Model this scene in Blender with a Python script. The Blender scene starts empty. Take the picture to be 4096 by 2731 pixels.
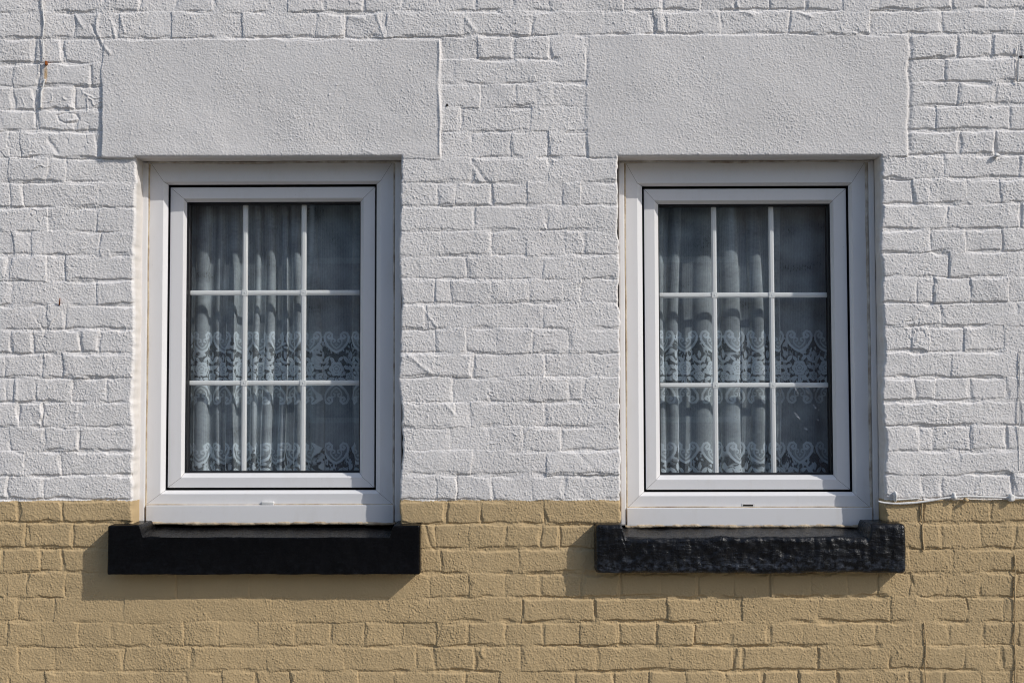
import bpy, bmesh, math, random
import numpy as np
from mathutils import Matrix, Vector

# ------------------------------------------------------------------ camera, world, sun, exposure
F_PX, CU, CV = 4427.0, 2048.0, 1365.5          # focal length and centre in pixels of the photograph
CAM = np.array([0.0, -3.4, 1.45])
PITCH, YAW, ROLL = [math.radians(a) for a in (2.29, 0.50, 0.123)]
def rot(p, y, r):
    cp, sp, cy, sy, cr, sr = math.cos(p), math.sin(p), math.cos(y), math.sin(y), math.cos(r), math.sin(r)
    return (np.array([[cy, -sy, 0], [sy, cy, 0], [0, 0, 1]]) @ np.array([[1, 0, 0], [0, cp, -sp], [0, sp, cp]])
            @ np.array([[cr, 0, sr], [0, 1, 0], [-sr, 0, cr]]))
R = rot(PITCH, YAW, ROLL)
scene = bpy.context.scene
cam = bpy.data.objects.new('camera', bpy.data.cameras.new('camera'))
scene.collection.objects.link(cam)
cam.data.sensor_width = 36.0
cam.data.lens = F_PX / 4096.0 * 36.0
cam.data.clip_start, cam.data.clip_end = 0.05, 500.0
M4 = Matrix.Identity(4)
for i in range(3):
    M4[i][0], M4[i][1], M4[i][2], M4[i][3] = R[i, 0], R[i, 2], -R[i, 1], CAM[i]
cam.matrix_world = M4
scene.camera = cam

SUN_DIR = Vector((1.78, -1.0, 1.57)).normalized()       # towards the sun
sun = bpy.data.objects.new('sun', bpy.data.lights.new('sun', 'SUN'))
scene.collection.objects.link(sun)
sun.data.energy, sun.data.angle, sun.data.color = 2.92, math.radians(0.5), (1.0, 0.965, 0.91)
sun.rotation_euler = SUN_DIR.to_track_quat('Z', 'Y').to_euler()
sun.location = (6, -4, 8)
world = bpy.data.worlds.new('World'); scene.world = world
world.use_nodes = True
wn = world.node_tree
sky = wn.nodes.new('ShaderNodeTexSky'); sky.sky_type = 'NISHITA'; sky.sun_disc = False
sky.sun_elevation = math.asin(SUN_DIR.z); sky.sun_rotation = math.atan2(SUN_DIR.x, SUN_DIR.y)
sky.air_density, sky.dust_density = 1.0, 1.0
wn.links.new(sky.outputs[0], wn.nodes['Background'].inputs[0])
wn.nodes['Background'].inputs[1].default_value = 0.15
scene.view_settings.view_transform, scene.view_settings.look = 'Standard', 'None'
scene.view_settings.gamma, scene.view_settings.use_curve_mapping = 1.0, False
scene.view_settings.exposure = 0.0
scene.cycles.caustics_reflective = False
scene.cycles.caustics_refractive = False
scene.cycles.transparent_max_bounces = 24
scene.cycles.filter_width = 1.05

# ------------------------------------------------------------------ helpers
def P(u, v, y=0.0):
    """world x, z where the sight line of photograph pixel (u, v) meets the plane at depth y"""
    d = R @ np.array([(u - CU) / F_PX, 1.0, -(v - CV) / F_PX])
    t = (y - CAM[1]) / d[1]
    return CAM[0] + d[0] * t, CAM[2] + d[2] * t
def to_px(X, Y, Z):
    d = np.stack([X - CAM[0], Y - CAM[1], Z - CAM[2]], -1) @ R
    return CU + F_PX * d[..., 0] / d[..., 1], CV - F_PX * d[..., 2] / d[..., 1]
rng = np.random.default_rng(7)
def fnoise(shape, sig, seed):
    """smooth unit-variance noise, sig in cells (a number or a pair)"""
    r = np.random.default_rng(seed)
    sz, sx = (sig, sig) if np.isscalar(sig) else sig
    f = np.fft.rfft2(r.standard_normal(shape).astype(np.float32))
    fz = np.fft.fftfreq(shape[0])[:, None]; fx = np.fft.rfftfreq(shape[1])[None, :]
    f *= np.exp(-2 * math.pi ** 2 * ((fz * sz) ** 2 + (fx * sx) ** 2))
    n = np.fft.irfft2(f, shape)
    return ((n - n.mean()) / n.std()).astype(np.float32)
def noise1(n, sig, seed):
    return fnoise((4, n), (0.01, sig), seed)[0] * 1.0
def sstep(a, b, x):
    t = np.clip((x - a) / (b - a), 0, 1); return t * t * (3 - 2 * t)

def link(o, parent=None):
    scene.collection.objects.link(o)
    if parent is not None:
        o.parent = parent
        o.matrix_parent_inverse = Matrix.Translation(-parent.location)
    return o
def mesh_np(name, co, quads, mat, parent=None, smooth=True, mats=None, midx=None):
    me = bpy.data.meshes.new(name)
    co = np.asarray(co, np.float32); quads = np.asarray(quads, np.int32)
    me.vertices.add(len(co)); me.vertices.foreach_set('co', co.ravel())
    me.loops.add(quads.size); me.loops.foreach_set('vertex_index', quads.ravel())
    me.polygons.add(len(quads))
    me.polygons.foreach_set('loop_start', np.arange(0, quads.size, quads.shape[1], dtype=np.int32))
    for m in (mats or [mat]): me.materials.append(m)
    if midx is not None: me.polygons.foreach_set('material_index', np.asarray(midx, np.int32))
    me.update(calc_edges=True)
    me.polygons.foreach_set('use_smooth', np.full(len(quads), smooth))
    me.update()
    return link(bpy.data.objects.new(name, me), parent)
def mesh_bm(name, bm, mat, parent=None, smooth=False):
    me = bpy.data.meshes.new(name)
    bmesh.ops.recalc_face_normals(bm, faces=bm.faces)
    bm.to_mesh(me); bm.free()
    me.materials.append(mat)
    for p in me.polygons: p.use_smooth = smooth
    return link(bpy.data.objects.new(name, me), parent)
def empty(name, loc, parent=None):
    o = bpy.data.objects.new(name, None); o.location = loc; o.empty_display_size = 0.1
    return link(o, parent)
def tag(o, label=None, cat=None, group=None, kind=None):
    for k, v in (('label', label), ('category', cat), ('group', group), ('kind', kind)):
        if v: o[k] = v
    return o
def box(bm, x0, x1, y0, y1, z0, z1, bev=0.0):
    r = bmesh.ops.create_cube(bm, size=1.0)
    vs = r['verts']
    bmesh.ops.scale(bm, vec=(x1 - x0, y1 - y0, z1 - z0), verts=vs)
    bmesh.ops.translate(bm, vec=((x0 + x1) / 2, (y0 + y1) / 2, (z0 + z1) / 2), verts=vs)
    if bev:
        es = list({e for v in vs for e in v.link_edges})
        bmesh.ops.bevel(bm, geom=es, offset=bev, segments=2, profile=0.6, affect='EDGES')
def tube(bm, pts, rad, seg=8):
    pts = [Vector(p) for p in pts]; rings = []
    for i, p in enumerate(pts):
        t = (pts[min(i + 1, len(pts) - 1)] - pts[max(i - 1, 0)]).normalized()
        a = t.cross(Vector((0, 1, 0)));  a = a.normalized() if a.length > 1e-4 else Vector((1, 0, 0))
        b = t.cross(a).normalized()
        r = rad[i] if hasattr(rad, '__len__') else rad
        rings.append([bm.verts.new(p + (a * math.cos(k * 2 * math.pi / seg) + b * math.sin(k * 2 * math.pi / seg)) * r) for k in range(seg)])
    for i in range(len(rings) - 1):
        for k in range(seg):
            bm.faces.new((rings[i][k], rings[i][(k + 1) % seg], rings[i + 1][(k + 1) % seg], rings[i + 1][k]))
    bm.faces.new(rings[0][::-1]); bm.faces.new(rings[-1])

# ------------------------------------------------------------------ materials
class Mat:
    def __init__(s, name):
        s.m = bpy.data.materials.new(name); s.m.use_nodes = True
        s.t = s.m.node_tree; s.b = s.t.nodes['Principled BSDF']; s.out = s.t.nodes['Material Output']
        s.pos = s.t.nodes.new('ShaderNodeNewGeometry').outputs['Position']
    def n(s, kind, **kw):
        n = s.t.nodes.new(kind)
        for k, v in kw.items():
            if hasattr(n, k): setattr(n, k, v)
            else: n.inputs[k.replace('_', ' ')].default_value = v
        return n
    def l(s, a, b): s.t.links.new(a, b)
    def noise(s, scale, detail=4, rough=0.55, stretch=None):
        n = s.n('ShaderNodeTexNoise', Scale=scale, Detail=detail, Roughness=rough)
        if stretch:
            mp = s.n('ShaderNodeMapping'); mp.inputs['Scale'].default_value = stretch
            s.l(s.pos, mp.inputs[0]); s.l(mp.outputs[0], n.inputs['Vector'])
        else: s.l(s.pos, n.inputs['Vector'])
        return n.outputs['Fac']
    def ramp(s, fac, stops):
        r = s.n('ShaderNodeValToRGB'); e = r.color_ramp.elements
        while len(e) < len(stops): e.new(0.5)
        for el, (p, c) in zip(e, stops):
            el.position = p; el.color = (*c, 1) if hasattr(c, '__len__') else (c, c, c, 1)
        s.l(fac, r.inputs[0]); return r.outputs[0]
    def mix(s, fac, a, b, mode='MIX'):
        m = s.n('ShaderNodeMix'); m.data_type = 'RGBA'; m.blend_type = mode
        for sock, v in ((m.inputs[0], fac), (m.inputs[6], a), (m.inputs[7], b)):
            if hasattr(v, 'is_linked'): s.l(v, sock)
            elif sock is m.inputs[0]: sock.default_value = v
            else: sock.default_value = (*v, 1)
        return m.outputs[2]
    def math(s, op, a, b=0.0, c=None):
        m = s.n('ShaderNodeMath', operation=op)
        for i, v in enumerate((a, b) if c is None else (a, b, c)):
            if hasattr(v, 'is_linked'): s.l(v, m.inputs[i])
            else: m.inputs[i].default_value = v
        return m.outputs[0]
    def bump(s, h, dist, strength=1.0):
        b = s.n('ShaderNodeBump', Strength=strength, Distance=dist)
        s.l(h, b.inputs['Height']); s.l(b.outputs[0], s.b.inputs['Normal'])
    def set(s, rough=None, spec=None, color=None, **kw):
        if color is not None:
            if hasattr(color, 'is_linked'): s.l(color, s.b.inputs['Base Color'])
            else: s.b.inputs['Base Color'].default_value = (*color, 1)
        if rough is not None:
            if hasattr(rough, 'is_linked'): s.l(rough, s.b.inputs['Roughness'])
            else: s.b.inputs['Roughness'].default_value = rough
        if spec is not None: s.b.inputs['Specular IOR Level'].default_value = spec
        return s

WHITE, BEIGE = (0.785, 0.750, 0.722), (0.535, 0.392, 0.214)
V_PAINT = 2000.0
def wall_paint(name, shade=1.0):
    m = Mat(name)
    sep = m.n('ShaderNodeSeparateXYZ'); m.l(m.pos, sep.inputs[0])
    wob = m.noise(9.0, 3); wob2 = m.noise(160.0, 2)
    zc = P(2048, V_PAINT)[1]
    z = m.math('ADD', sep.outputs['Z'], m.math('ADD', m.math('MULTIPLY', m.math('SUBTRACT', wob, 0.5), 0.017), m.math('MULTIPLY', m.math('SUBTRACT', wob2, 0.5), 0.007)))
    fac = m.ramp(m.math('MULTIPLY_ADD', z, 100.0, 0.5 - zc * 100.0), [(0.44, 0.0), (0.56, 1.0)])
    patch = m.noise(3.0, 5, 0.6)
    wcol = m.mix(m.ramp(patch, [(0.3, 0.0), (0.75, 1.0)]), tuple(c * shade for c in WHITE), tuple(c * 0.92 * shade for c in WHITE))
    dust = m.ramp(m.noise(55.0, 4, 0.7), [(0.60, 0.0), (0.80, 1.0)])
    wcol = m.mix(m.math('MULTIPLY', dust, 0.10), wcol, (0.55, 0.50, 0.42))
    bcol = m.mix(m.ramp(patch, [(0.3, 0.0), (0.75, 1.0)]), BEIGE, tuple(c * 0.90 for c in BEIGE))
    bcol = m.mix(m.math('MULTIPLY', m.ramp(m.noise(70.0, 3), [(0.6, 0.0), (0.8, 1.0)]), 0.12), bcol, (0.62, 0.55, 0.40))
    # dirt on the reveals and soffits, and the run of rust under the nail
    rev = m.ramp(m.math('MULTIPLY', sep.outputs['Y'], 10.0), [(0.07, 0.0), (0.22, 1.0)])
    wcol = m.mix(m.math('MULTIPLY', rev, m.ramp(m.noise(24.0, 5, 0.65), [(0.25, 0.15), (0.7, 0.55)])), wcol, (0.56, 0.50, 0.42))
    xc, z1 = P(186, 254); z2 = P(182, 335)[1]
    dx = m.math('DIVIDE', m.math('SUBTRACT', sep.outputs['X'], xc - 0.002), 0.0075)
    dz = m.math('DIVIDE', m.math('SUBTRACT', sep.outputs['Z'], (z1 + z2) / 2), (z1 - z2) * 0.55)
    rr2 = m.math('ADD', m.math('MULTIPLY', dx, dx), m.math('MULTIPLY', dz, dz))
    stain = m.math('MULTIPLY', m.ramp(rr2, [(0.0, 1.0), (1.0, 0.0)]), m.ramp(m.noise(110.0, 4, 0.7, (1, 1, 0.3)), [(0.25, 0.35), (0.65, 1.0)]))
    wcol = m.mix(stain, wcol, (0.58, 0.33, 0.09))
    m.set(0.85, 0.25, m.mix(fac, bcol, wcol))
    m.bump(m.noise(700.0, 3, 0.6), 0.0006, 0.6)
    return m.m
M = {}
M['wall'] = wall_paint('masonry_paint')
M['lintel'] = wall_paint('greyed_masonry_paint', 0.945)
def upvc(name, base=(0.765, 0.75, 0.745)):
    m = Mat(name)
    d = m.ramp(m.noise(26.0, 6, 0.7, (1, 1, 0.35)), [(0.52, 0.0), (0.85, 1.0)])
    sp = m.ramp(m.noise(420.0, 1), [(0.795, 0.0), (0.81, 1.0)])
    c = m.mix(m.math('MULTIPLY', d, 0.22), base, (0.55, 0.49, 0.40))
    c = m.mix(m.math('MULTIPLY', sp, 0.6), c, (0.12, 0.09, 0.06))
    m.set(m.ramp(m.noise(60.0), [(0.2, 0.32), (0.8, 0.48)]), 0.45, c)
    return m.m
M['upvc'] = upvc('white_upvc')
M['bar'] = upvc('glazing_bar_white', (0.80, 0.80, 0.77))
M['black'] = Mat('black_rubber').set(0.45, 0.4, (0.012, 0.012, 0.014)).m
m = Mat('grimy_joint'); m.set(0.8, 0.2, m.mix(m.noise(90.0), (0.30, 0.24, 0.18), (0.10, 0.08, 0.06))); M['grime'] = m.m
m = Mat('old_sealant'); m.set(0.7, 0.3, m.mix(m.ramp(m.noise(38.0, 4), [(0.35, 0.0), (0.65, 1.0)]), (0.58, 0.48, 0.34), (0.36, 0.27, 0.18))); m.bump(m.noise(120.0), 0.003); M['sealant'] = m.m
m = Mat('pale_sealant'); m.set(0.7, 0.3, m.mix(m.ramp(m.noise(30.0, 4), [(0.35, 0.0), (0.7, 1.0)]), (0.66, 0.62, 0.55), (0.30, 0.24, 0.18))); m.bump(m.noise(150.0), 0.002); M['pale_sealant'] = m.m
def black_paint(name, worn):
    m = Mat(name)
    c = m.mix(m.noise(12.0), (0.003, 0.003, 0.0035), (0.007, 0.007, 0.008))
    streak = m.noise(70.0, 6, 0.7, (0.7, 1, 0.9))
    sep = m.n('ShaderNodeSeparateXYZ'); m.l(m.pos, sep.inputs[0])
    zl, zh = P(2900, 2293, -0.055)[1], P(2900, 2190, -0.055)[1]
    low = m.ramp(m.math('DIVIDE', m.math('SUBTRACT', sep.outputs['Z'], zl), zh - zl), [(0.0, 1.0), (0.4, 0.7), (0.75, 0.12)])
    wear = m.math('MULTIPLY', low, m.ramp(streak, [(0.46, 0.0), (0.70, 1.0)]))
    c = m.mix(m.math('MULTIPLY', wear, worn), c, (0.075, 0.088, 0.115))
    m.set(m.ramp(m.noise(45.0, 4, 0.6), [(0.3, 0.20), (0.75, 0.38)]), 0.12 if worn < 0.5 else 0.34, c)
    h = m.math('ADD', m.noise(110.0, 4, 0.6, (0.3, 1, 1)), m.math('MULTIPLY', m.noise(60.0, 3, 0.5, (1, 1, 0.25)), 0.8))
    m.bump(h, 0.0036 if worn > 0.5 else 0.0022, 0.9)
    return m.m
M['sill_smooth'] = black_paint('black_sill_paint', 0.06)
M['sill_rough'] = black_paint('worn_black_sill_paint', 0.85)
m = Mat('clear_glass')
tr = m.n('ShaderNodeBsdfTransparent'); tr.inputs[0].default_value = (0.99, 0.995, 1.0, 1)
gl = m.n('ShaderNodeBsdfGlossy'); gl.inputs['Roughness'].default_value = 0.0
mx = m.n('ShaderNodeMixShader'); mx.inputs[0].default_value = 0.028
m.l(tr.outputs[0], mx.inputs[1]); m.l(gl.outputs[0], mx.inputs[2]); m.l(mx.outputs[0], m.out.inputs[0]); M['glass'] = m.m
m = Mat('lace_net')
at = m.n('ShaderNodeAttribute', attribute_name='lace')
df = m.n('ShaderNodeBsdfDiffuse'); df.inputs[0].default_value = (0.79, 0.88, 0.92, 1)
tl = m.n('ShaderNodeBsdfTranslucent'); tl.inputs[0].default_value = (0.74, 0.81, 0.86, 1)
ms = m.n('ShaderNodeMixShader'); ms.inputs[0].default_value = 0.22
m.l(df.outputs[0], ms.inputs[1]); m.l(tl.outputs[0], ms.inputs[2])
tr = m.n('ShaderNodeBsdfTransparent'); mx = m.n('ShaderNodeMixShader')
m.l(at.outputs['Fac'], mx.inputs[0]); m.l(tr.outputs[0], mx.inputs[1]); m.l(ms.outputs[0], mx.inputs[2]); m.l(mx.outputs[0], m.out.inputs[0]); M['lace'] = m.m
m = Mat('room_plaster'); m.set(0.9, 0.2, m.mix(m.noise(3.0), (0.07, 0.066, 0.062), (0.09, 0.085, 0.08))); M['room'] = m.m
m = Mat('rust'); m.set(0.9, 0.2, m.mix(m.noise(300.0), (0.35, 0.10, 0.02), (0.16, 0.05, 0.015))); M['rust'] = m.m
m = Mat('rust_run'); m.set(0.9, 0.2, m.mix(m.ramp(m.noise(180.0, 4), [(0.3, 0.0), (0.75, 1.0)]), (0.62, 0.47, 0.22), (0.66, 0.62, 0.55))); M['rust_run'] = m.m
m = Mat('white_cable_paint'); m.set(0.7, 0.3, m.mix(m.noise(200.0), (0.76, 0.75, 0.74), (0.66, 0.63, 0.58))); m.bump(m.noise(350.0), 0.0012); M['cable'] = m.m
m = Mat('beige_cable_paint'); m.set(0.8, 0.3, m.mix(m.noise(200.0), BEIGE, tuple(c * 0.85 for c in BEIGE))); m.bump(m.noise(350.0), 0.0012); M['beige_cable'] = m.m
m = Mat('grey_plastic'); m.set(0.45, 0.4, m.mix(m.noise(150.0), (0.74, 0.74, 0.73), (0.55, 0.53, 0.50))); M['cap'] = m.m
m = Mat('dark_hole'); m.set(0.9, 0.1, m.mix(m.noise(90.0), (0.012, 0.010, 0.009), (0.03, 0.025, 0.02))); M['dark'] = m.m

# ------------------------------------------------------------------ the brick wall (height field traced course by course)
LINES = [(-48, -50, -56), (50, 47, 40), (154, 145, 133), (252, 240, 231), (345, 333, 330), (440, 430, 422), (525, 530, 520), (632, 630, 618),
         (729, 729, 713), (830, 820, 816), (928, 921, 914), (1019, 1022, 1008), (1122, 1116, 1108), (1221, 1211, 1209), (1317, 1314, 1305),
         (1416, 1412, 1405), (1510, 1508, 1508), (1608, 1608, 1604), (1706, 1706, 1700), (1805, 1802, 1802), (1903, 1898, 1896),
         (1997, 2001, 1990), (2090, 2097, 2092), (2192, 2194, 2194), (2290, 2293, 2289), (2391, 2390, 2387), (2487, 2487, 2486),
         (2585, 2585, 2581), (2683, 2685, 2677), (2781, 2782, 2775)]
JOINTS = [  # vertical joints of each course (pixel columns of the photograph), first course starts at LINES[0]
    [133, 412, 560, 706, 856, 1010, 1150, 1299, 1454, 1608, 1753, 1903, 2050, 2201, 2346, 2491, 2650, 2800, 2940, 3080, 3225, 3372, 3520, 3665, 3810, 3950],
    [173, 300, 449, 482, 687, 968, 1262, 1374, 1528, 1552, 1856, 2126, 2412, 2617, 2660, 2884, 3160, 3478, 3763, 4053],
    [136, 250, 1767, 1907, 2057, 2201, 2337, 3640, 3831, 3976, 4086],
    [56, 159, 365, 1814, 2112, 2340, 3782, 4067],
    [50, 140, 161, 295, 1767, 1917, 2065, 2152, 2208, 3833, 3983],
    [145, 304, 1837, 2124, 3747, 4039],
    [37, 87, 388, 1768, 1886, 2048, 2194, 2351, 3840, 3978],
    [187, 262, 1886, 2194, 3782, 4076],
    [40, 96, 389, 1749, 1819, 1964, 2108, 2253, 2321, 3656, 3717, 3864, 4005],
    [192, 262, 385, 1892, 2183, 3790, 4087],
    [54, 122, 403, 1768, 1964, 2105, 2260, 2335, 3722, 3862, 4010],
    [183, 260, 1871, 2173, 3797, 4087],
    [21, 49, 389, 403, 1742, 1810, 1964, 2112, 2257, 2323, 3670, 3740, 3885, 4031],
    [192, 257, 1702, 1880, 2173, 3764, 4063],
    [49, 131, 323, 393, 1744, 1861, 1988, 2129, 2276, 3651, 3717, 3857, 4012],
    [173, 248, 1890, 2178, 3811, 4082],
    [28, 61, 145, 286, 426, 1810, 1960, 2117, 2272, 2335, 3658, 3740, 3881, 4026],
    [77, 171, 255, 1819, 1882, 2183, 3792, 4087],
    [40, 173, 314, 1796, 1950, 2089, 2243, 3675, 3736, 3883, 4028],
    [91, 243, 1885, 2185, 3834, 4077],
    [30, 173, 1744, 1824, 1967, 2129, 2260, 2335, 3684, 3764, 3904, 4054],
    [70, 246, 1790, 1924, 2178, 3692, 3814],
    [98, 290, 1739, 1879, 2020, 2160, 2237, 3765, 3917, 4056],
    [159, 246, 600, 900, 1200, 1500, 1767, 2076, 2299, 2600, 2900, 3200, 3634, 3814],
    [28, 108, 260, 700, 1000, 1720, 1879, 2020, 2164, 2330, 2480, 2640, 2790, 2940, 3090, 3240, 3390, 3520, 3638, 3778, 3921, 4066],
    [215, 500, 790, 1084, 1346, 1550, 1786, 2090, 2385, 2671, 2970, 3270, 3569, 3868],
    [28, 164, 310, 451, 596, 734, 870, 1028, 1178, 1323, 1463, 1613, 1744, 1875, 2020, 2172, 2323, 2471, 2626, 2773, 2929, 3076, 3213, 3360, 3503, 3651, 3794, 3937, 4076],
    [220, 490, 770, 1068, 1374, 1666, 1734, 1898, 2083, 2389, 2675, 2941, 2974, 3270, 3561, 3860],
    [40, 180, 330, 470, 610, 750, 890, 1020, 1160, 1299, 1430, 1580, 1720, 1856, 1996, 2147, 2303, 2450, 2597, 2745, 2900, 3052, 3196, 3348, 3495, 3638, 3782, 3925, 4070]]

def axis(a, b, step, outa, outb, grow=1.035, mx=0.014):
    c = list(np.arange(a, b + step / 2, step)); s = step; x = c[-1]
    while x < outb: s = min(s * grow, mx); x += s; c.append(x)
    s = step; x = c[0]; pre = []
    while x > outa: s = min(s * grow, mx); x -= s; pre.append(x)
    return np.array(pre[::-1] + c)
STEP = 0.0018
zc0 = P(CU, CV)[1]
xs = axis(-1.66, 1.66, STEP, -3.2, 3.2)
zs = axis(zc0 - 1.13, zc0 + 1.13, STEP, 0.0, 3.6)

class Hole: pass
holes = []
for (ul, ur, vt, vb) in ((534, 1604, 627, 2190), (2477, 3537, 624, 2190)):
    h = Hole()
    vm = (vt + vb) / 2
    h.x0, h.x1 = P(ul, vm)[0], P(ur, vm)[0]
    h.z1, h.z0 = P((ul + ur) / 2, vt)[1], P((ul + ur) / 2, vb)[1]
    h.i0, h.i1 = int(np.abs(xs - h.x0).argmin()), int(np.abs(xs - h.x1).argmin())
    h.k0, h.k1 = int(np.abs(zs - h.z0).argmin()), int(np.abs(zs - h.z1).argmin())
    xs[h.i0], xs[h.i1], zs[h.k0], zs[h.k1] = h.x0, h.x1, h.z0, h.z1
    holes.append(h)
NX, NZ = len(xs), len(zs)
X, Z = np.meshgrid(xs, zs)
U, V = to_px(X, np.zeros_like(X), Z)
U = U.astype(np.float32); V = V.astype(np.float32)
shape = (NZ, NX)
mm = STEP * 1000.0
# warp so joints wander and brick edges are ragged (pixels)
Uw = U + 2.7 * fnoise(shape, 22 / mm, 1) + 1.0 * fnoise(shape, 6 / mm, 2)
Vw = V + 1.8 * fnoise(shape, (14 / mm, 45 / mm), 3) + 1.0 * fnoise(shape, 6 / mm, 4)
def line_v(t, u):
    l, c, r = t
    s = np.clip(u, -400, 4500)
    return np.where(s < 2000, l + (c - l) * (s - 250) / 1750, c + (r - c) * (s - 2000) / 1850)
# courses above and below the traced ones continue at the same gauge
rows_j = list(JOINTS); lines = list(LINES)
for k in range(16):
    lines.insert(0, tuple(v - 98 for v in lines[0])); rows_j.insert(0, [74 * (k % 2) + 148 * (1 + k % 2) * i for i in range(-8, 36)])
for k in range(12):
    lines.append(tuple(v + 98 for v in lines[-1])); rows_j.append([74 * (k % 2) + 148 * (1 + (k + 1) % 2) * i for i in range(-8, 36)])
def fill(js):
    js = list(js)
    while js[0] > -1300: js.insert(0, js[0] - (295 if len(js) % 2 else 150))
    while js[-1] < 5400: js.append(js[-1] + (295 if len(js) % 2 else 150))
    return np.array(js, np.float32)
H = np.zeros(shape, np.float32)          # height towards the street, millimetres
bed = np.full(shape, 1e3, np.float32)
perp = np.full(shape, 1e3, np.float32)
pstr = np.ones(shape, np.float32)
rr = np.random.default_rng(11)
for k in range(len(lines) - 1):
    lo_v, hi_v = min(lines[k]) - 14, max(lines[k + 1]) + 14
    sel = np.where((V[:, NX // 2] > lo_v - 60) & (V[:, NX // 2] < hi_v + 60))[0]
    if len(sel) == 0: continue
    s = slice(sel[0], sel[-1] + 1)
    u, v = Uw[s], Vw[s]
    a, b = line_v(lines[k], U[s]), line_v(lines[k + 1], U[s])
    inside = (v >= a) & (v < b)
    d = np.minimum(v - a, b - v)
    bed[s] = np.where(inside, d, bed[s])
    js = fill(rows_j[k])
    slant = rr.normal(0, 0.035, len(js)).astype(np.float32)
    idx = np.clip(np.searchsorted(js, u), 1, len(js) - 1)
    t = (v - (a + b) / 2)
    dl, dr = u - (js[idx - 1] + slant[idx - 1] * t), (js[idx] + slant[idx] * t) - u
    dd = np.minimum(np.abs(dl), np.abs(dr))
    perp[s] = np.where(inside, dd, perp[s])
    st = np.clip(rr.normal(0.54, 0.32, len(js)), 0.06, 1.15).astype(np.float32)
    pstr[s] = np.where(inside, np.where(np.abs(dl) < np.abs(dr), st[idx - 1], st[idx]), pstr[s])
    off = rr.normal(0, 0.7, len(js)).astype(np.float32)[idx]
    tx, tz = rr.normal(0, 0.9, len(js)).astype(np.float32)[idx], rr.normal(0, 0.9, len(js)).astype(np.float32)[idx]
    wbr = np.maximum(js[idx] - js[idx - 1], 60)
    f = off + tx * ((dl - dr) / wbr) + tz * (t / 98.0)
    H[s] = np.where(inside, f, H[s])
def rect(u0, u1, v0, v1, soft=3.0, ru=0, rv=0):
    return (sstep(u0 - soft, u0 + soft, U + ru) * (1 - sstep(u1 - soft, u1 + soft, U + ru)) * sstep(v0 - soft, v0 + soft, V + rv) * (1 - sstep(v1 - soft, v1 + soft, V + rv))).astype(np.float32)
# strength of the joints: worn and filled in places
strength = np.clip(0.74 + 0.38 * fnoise(shape, 45 / mm, 5) + 0.46 * fnoise(shape, 15 / mm, 6), 0.06, 1.4)
strength *= 1 - 0.72 * rect(330, 1640, 2210, 2480, 60) - 0.45 * rect(-600, 1500, 2430, 2720, 60)
strength *= 1 - 0.35 * rect(1600, 2500, 640, 2000, 30)
strength *= 1 + 0.25 * rect(1700, 5000, 2440, 3000, 60)
wj = 1 + 0.35 * fnoise(shape, 12 / mm, 8)
jb = (1 - sstep(4.2, 10.4, bed / np.clip(wj, 0.5, 1.6))) * strength
jp = (1 - sstep(3.6, 10.0, perp / np.clip(wj, 0.5, 1.6))) * strength * pstr
joint = np.maximum(jb, jp)
rnd = np.minimum(bed, perp)              # bricks round off towards their joints
H += -0.45 * np.exp(-(rnd / 14.0) ** 2) * np.clip(strength, 0, 1)
H -= 3.2 * joint
# rendered panels over the two windows
e1 = 4.0 * fnoise(shape, (20 / mm, 20 / mm), 31)
pan1 = rect(412, 1757, 160, 634, 3.0, e1, 0.6 * e1)
pan2 = rect(2353, 3634, 143, 630, 3.0, e1 * 0.7, 0.6 * e1)
flat = 0.6 * fnoise(shape, 45 / mm, 32) + 0.18 * fnoise(shape, 14 / mm, 33)
tilt = sstep(900, 400, U)
H = H * (1 - pan1) + pan1 * (flat + 1.6 + 6.4 * sstep(1000, 420, U) * sstep(200, 520, V) + 1.2 * np.exp(-((V - 610) / 30) ** 2))
H = H * (1 - pan2) + pan2 * (flat * 0.7 + 0.6 + 1.0 * np.exp(-((V - 605) / 30) ** 2))
seg = lambda a, b, soft: sstep(a - soft, a + soft, V) * (1 - sstep(b - soft, b + soft, V))
H += 3.3 * np.exp(-((U - 1757 + 0.4 * e1) / 6.0) ** 2) * seg(160, 620, 10)          # raised bead at the panel's side
H += 1.6 * np.exp(-((V - 156 + 0.5 * e1) / 4.0) ** 2) * ((U > 470) & (U < 1740))      # and along its top
H -= 3.4 * np.exp(-((U - 3640 + 0.8 * e1) / 8.0) ** 2) * seg(150, 610, 14)            # groove right of the other one
H -= 1.2 * np.exp(-((U - 2352 + 0.6 * e1) / 6.0) ** 2) * seg(150, 330, 14)
H += 1.2 * np.exp(-((U - 2349 + 0.6 * e1) / 5.0) ** 2) * seg(320, 620, 14)
# unevenness, trowel marks, lumps, scars
nopan = 1 - np.maximum(pan1, pan2)
H += 1.0 * fnoise(shape, 70 / mm, 12) + (0.32 * fnoise(shape, 17 / mm, 13) + 0.16 * fnoise(shape, 7 / mm, 14)) * (0.35 + 0.65 * nopan)
ridge = np.abs(fnoise(shape, 16 / mm, 15) + 0.4 * fnoise(shape, 7 / mm, 16))
messy = np.clip(0.28 + 0.75 * rect(-800, 460, -400, 800, 120) + 0.35 * rect(-800, 520, 800, 2000, 80) + 0.25 * fnoise(shape, 60 / mm, 17), 0, 1.2)
H += 2.3 * np.exp(-(ridge / 0.13) ** 2) * sstep(0.6, 1.5, fnoise(shape, 26 / mm, 18)) * messy * nopan
H -= 2.0 * np.exp(-(ridge / 0.12) ** 2) * sstep(0.7, 1.6, fnoise(shape, 26 / mm, 19)) * messy * nopan
lump = fnoise(shape, 2.3 / mm, 20)
H += 1.5 * sstep(2.4, 3.4, lump)
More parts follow.
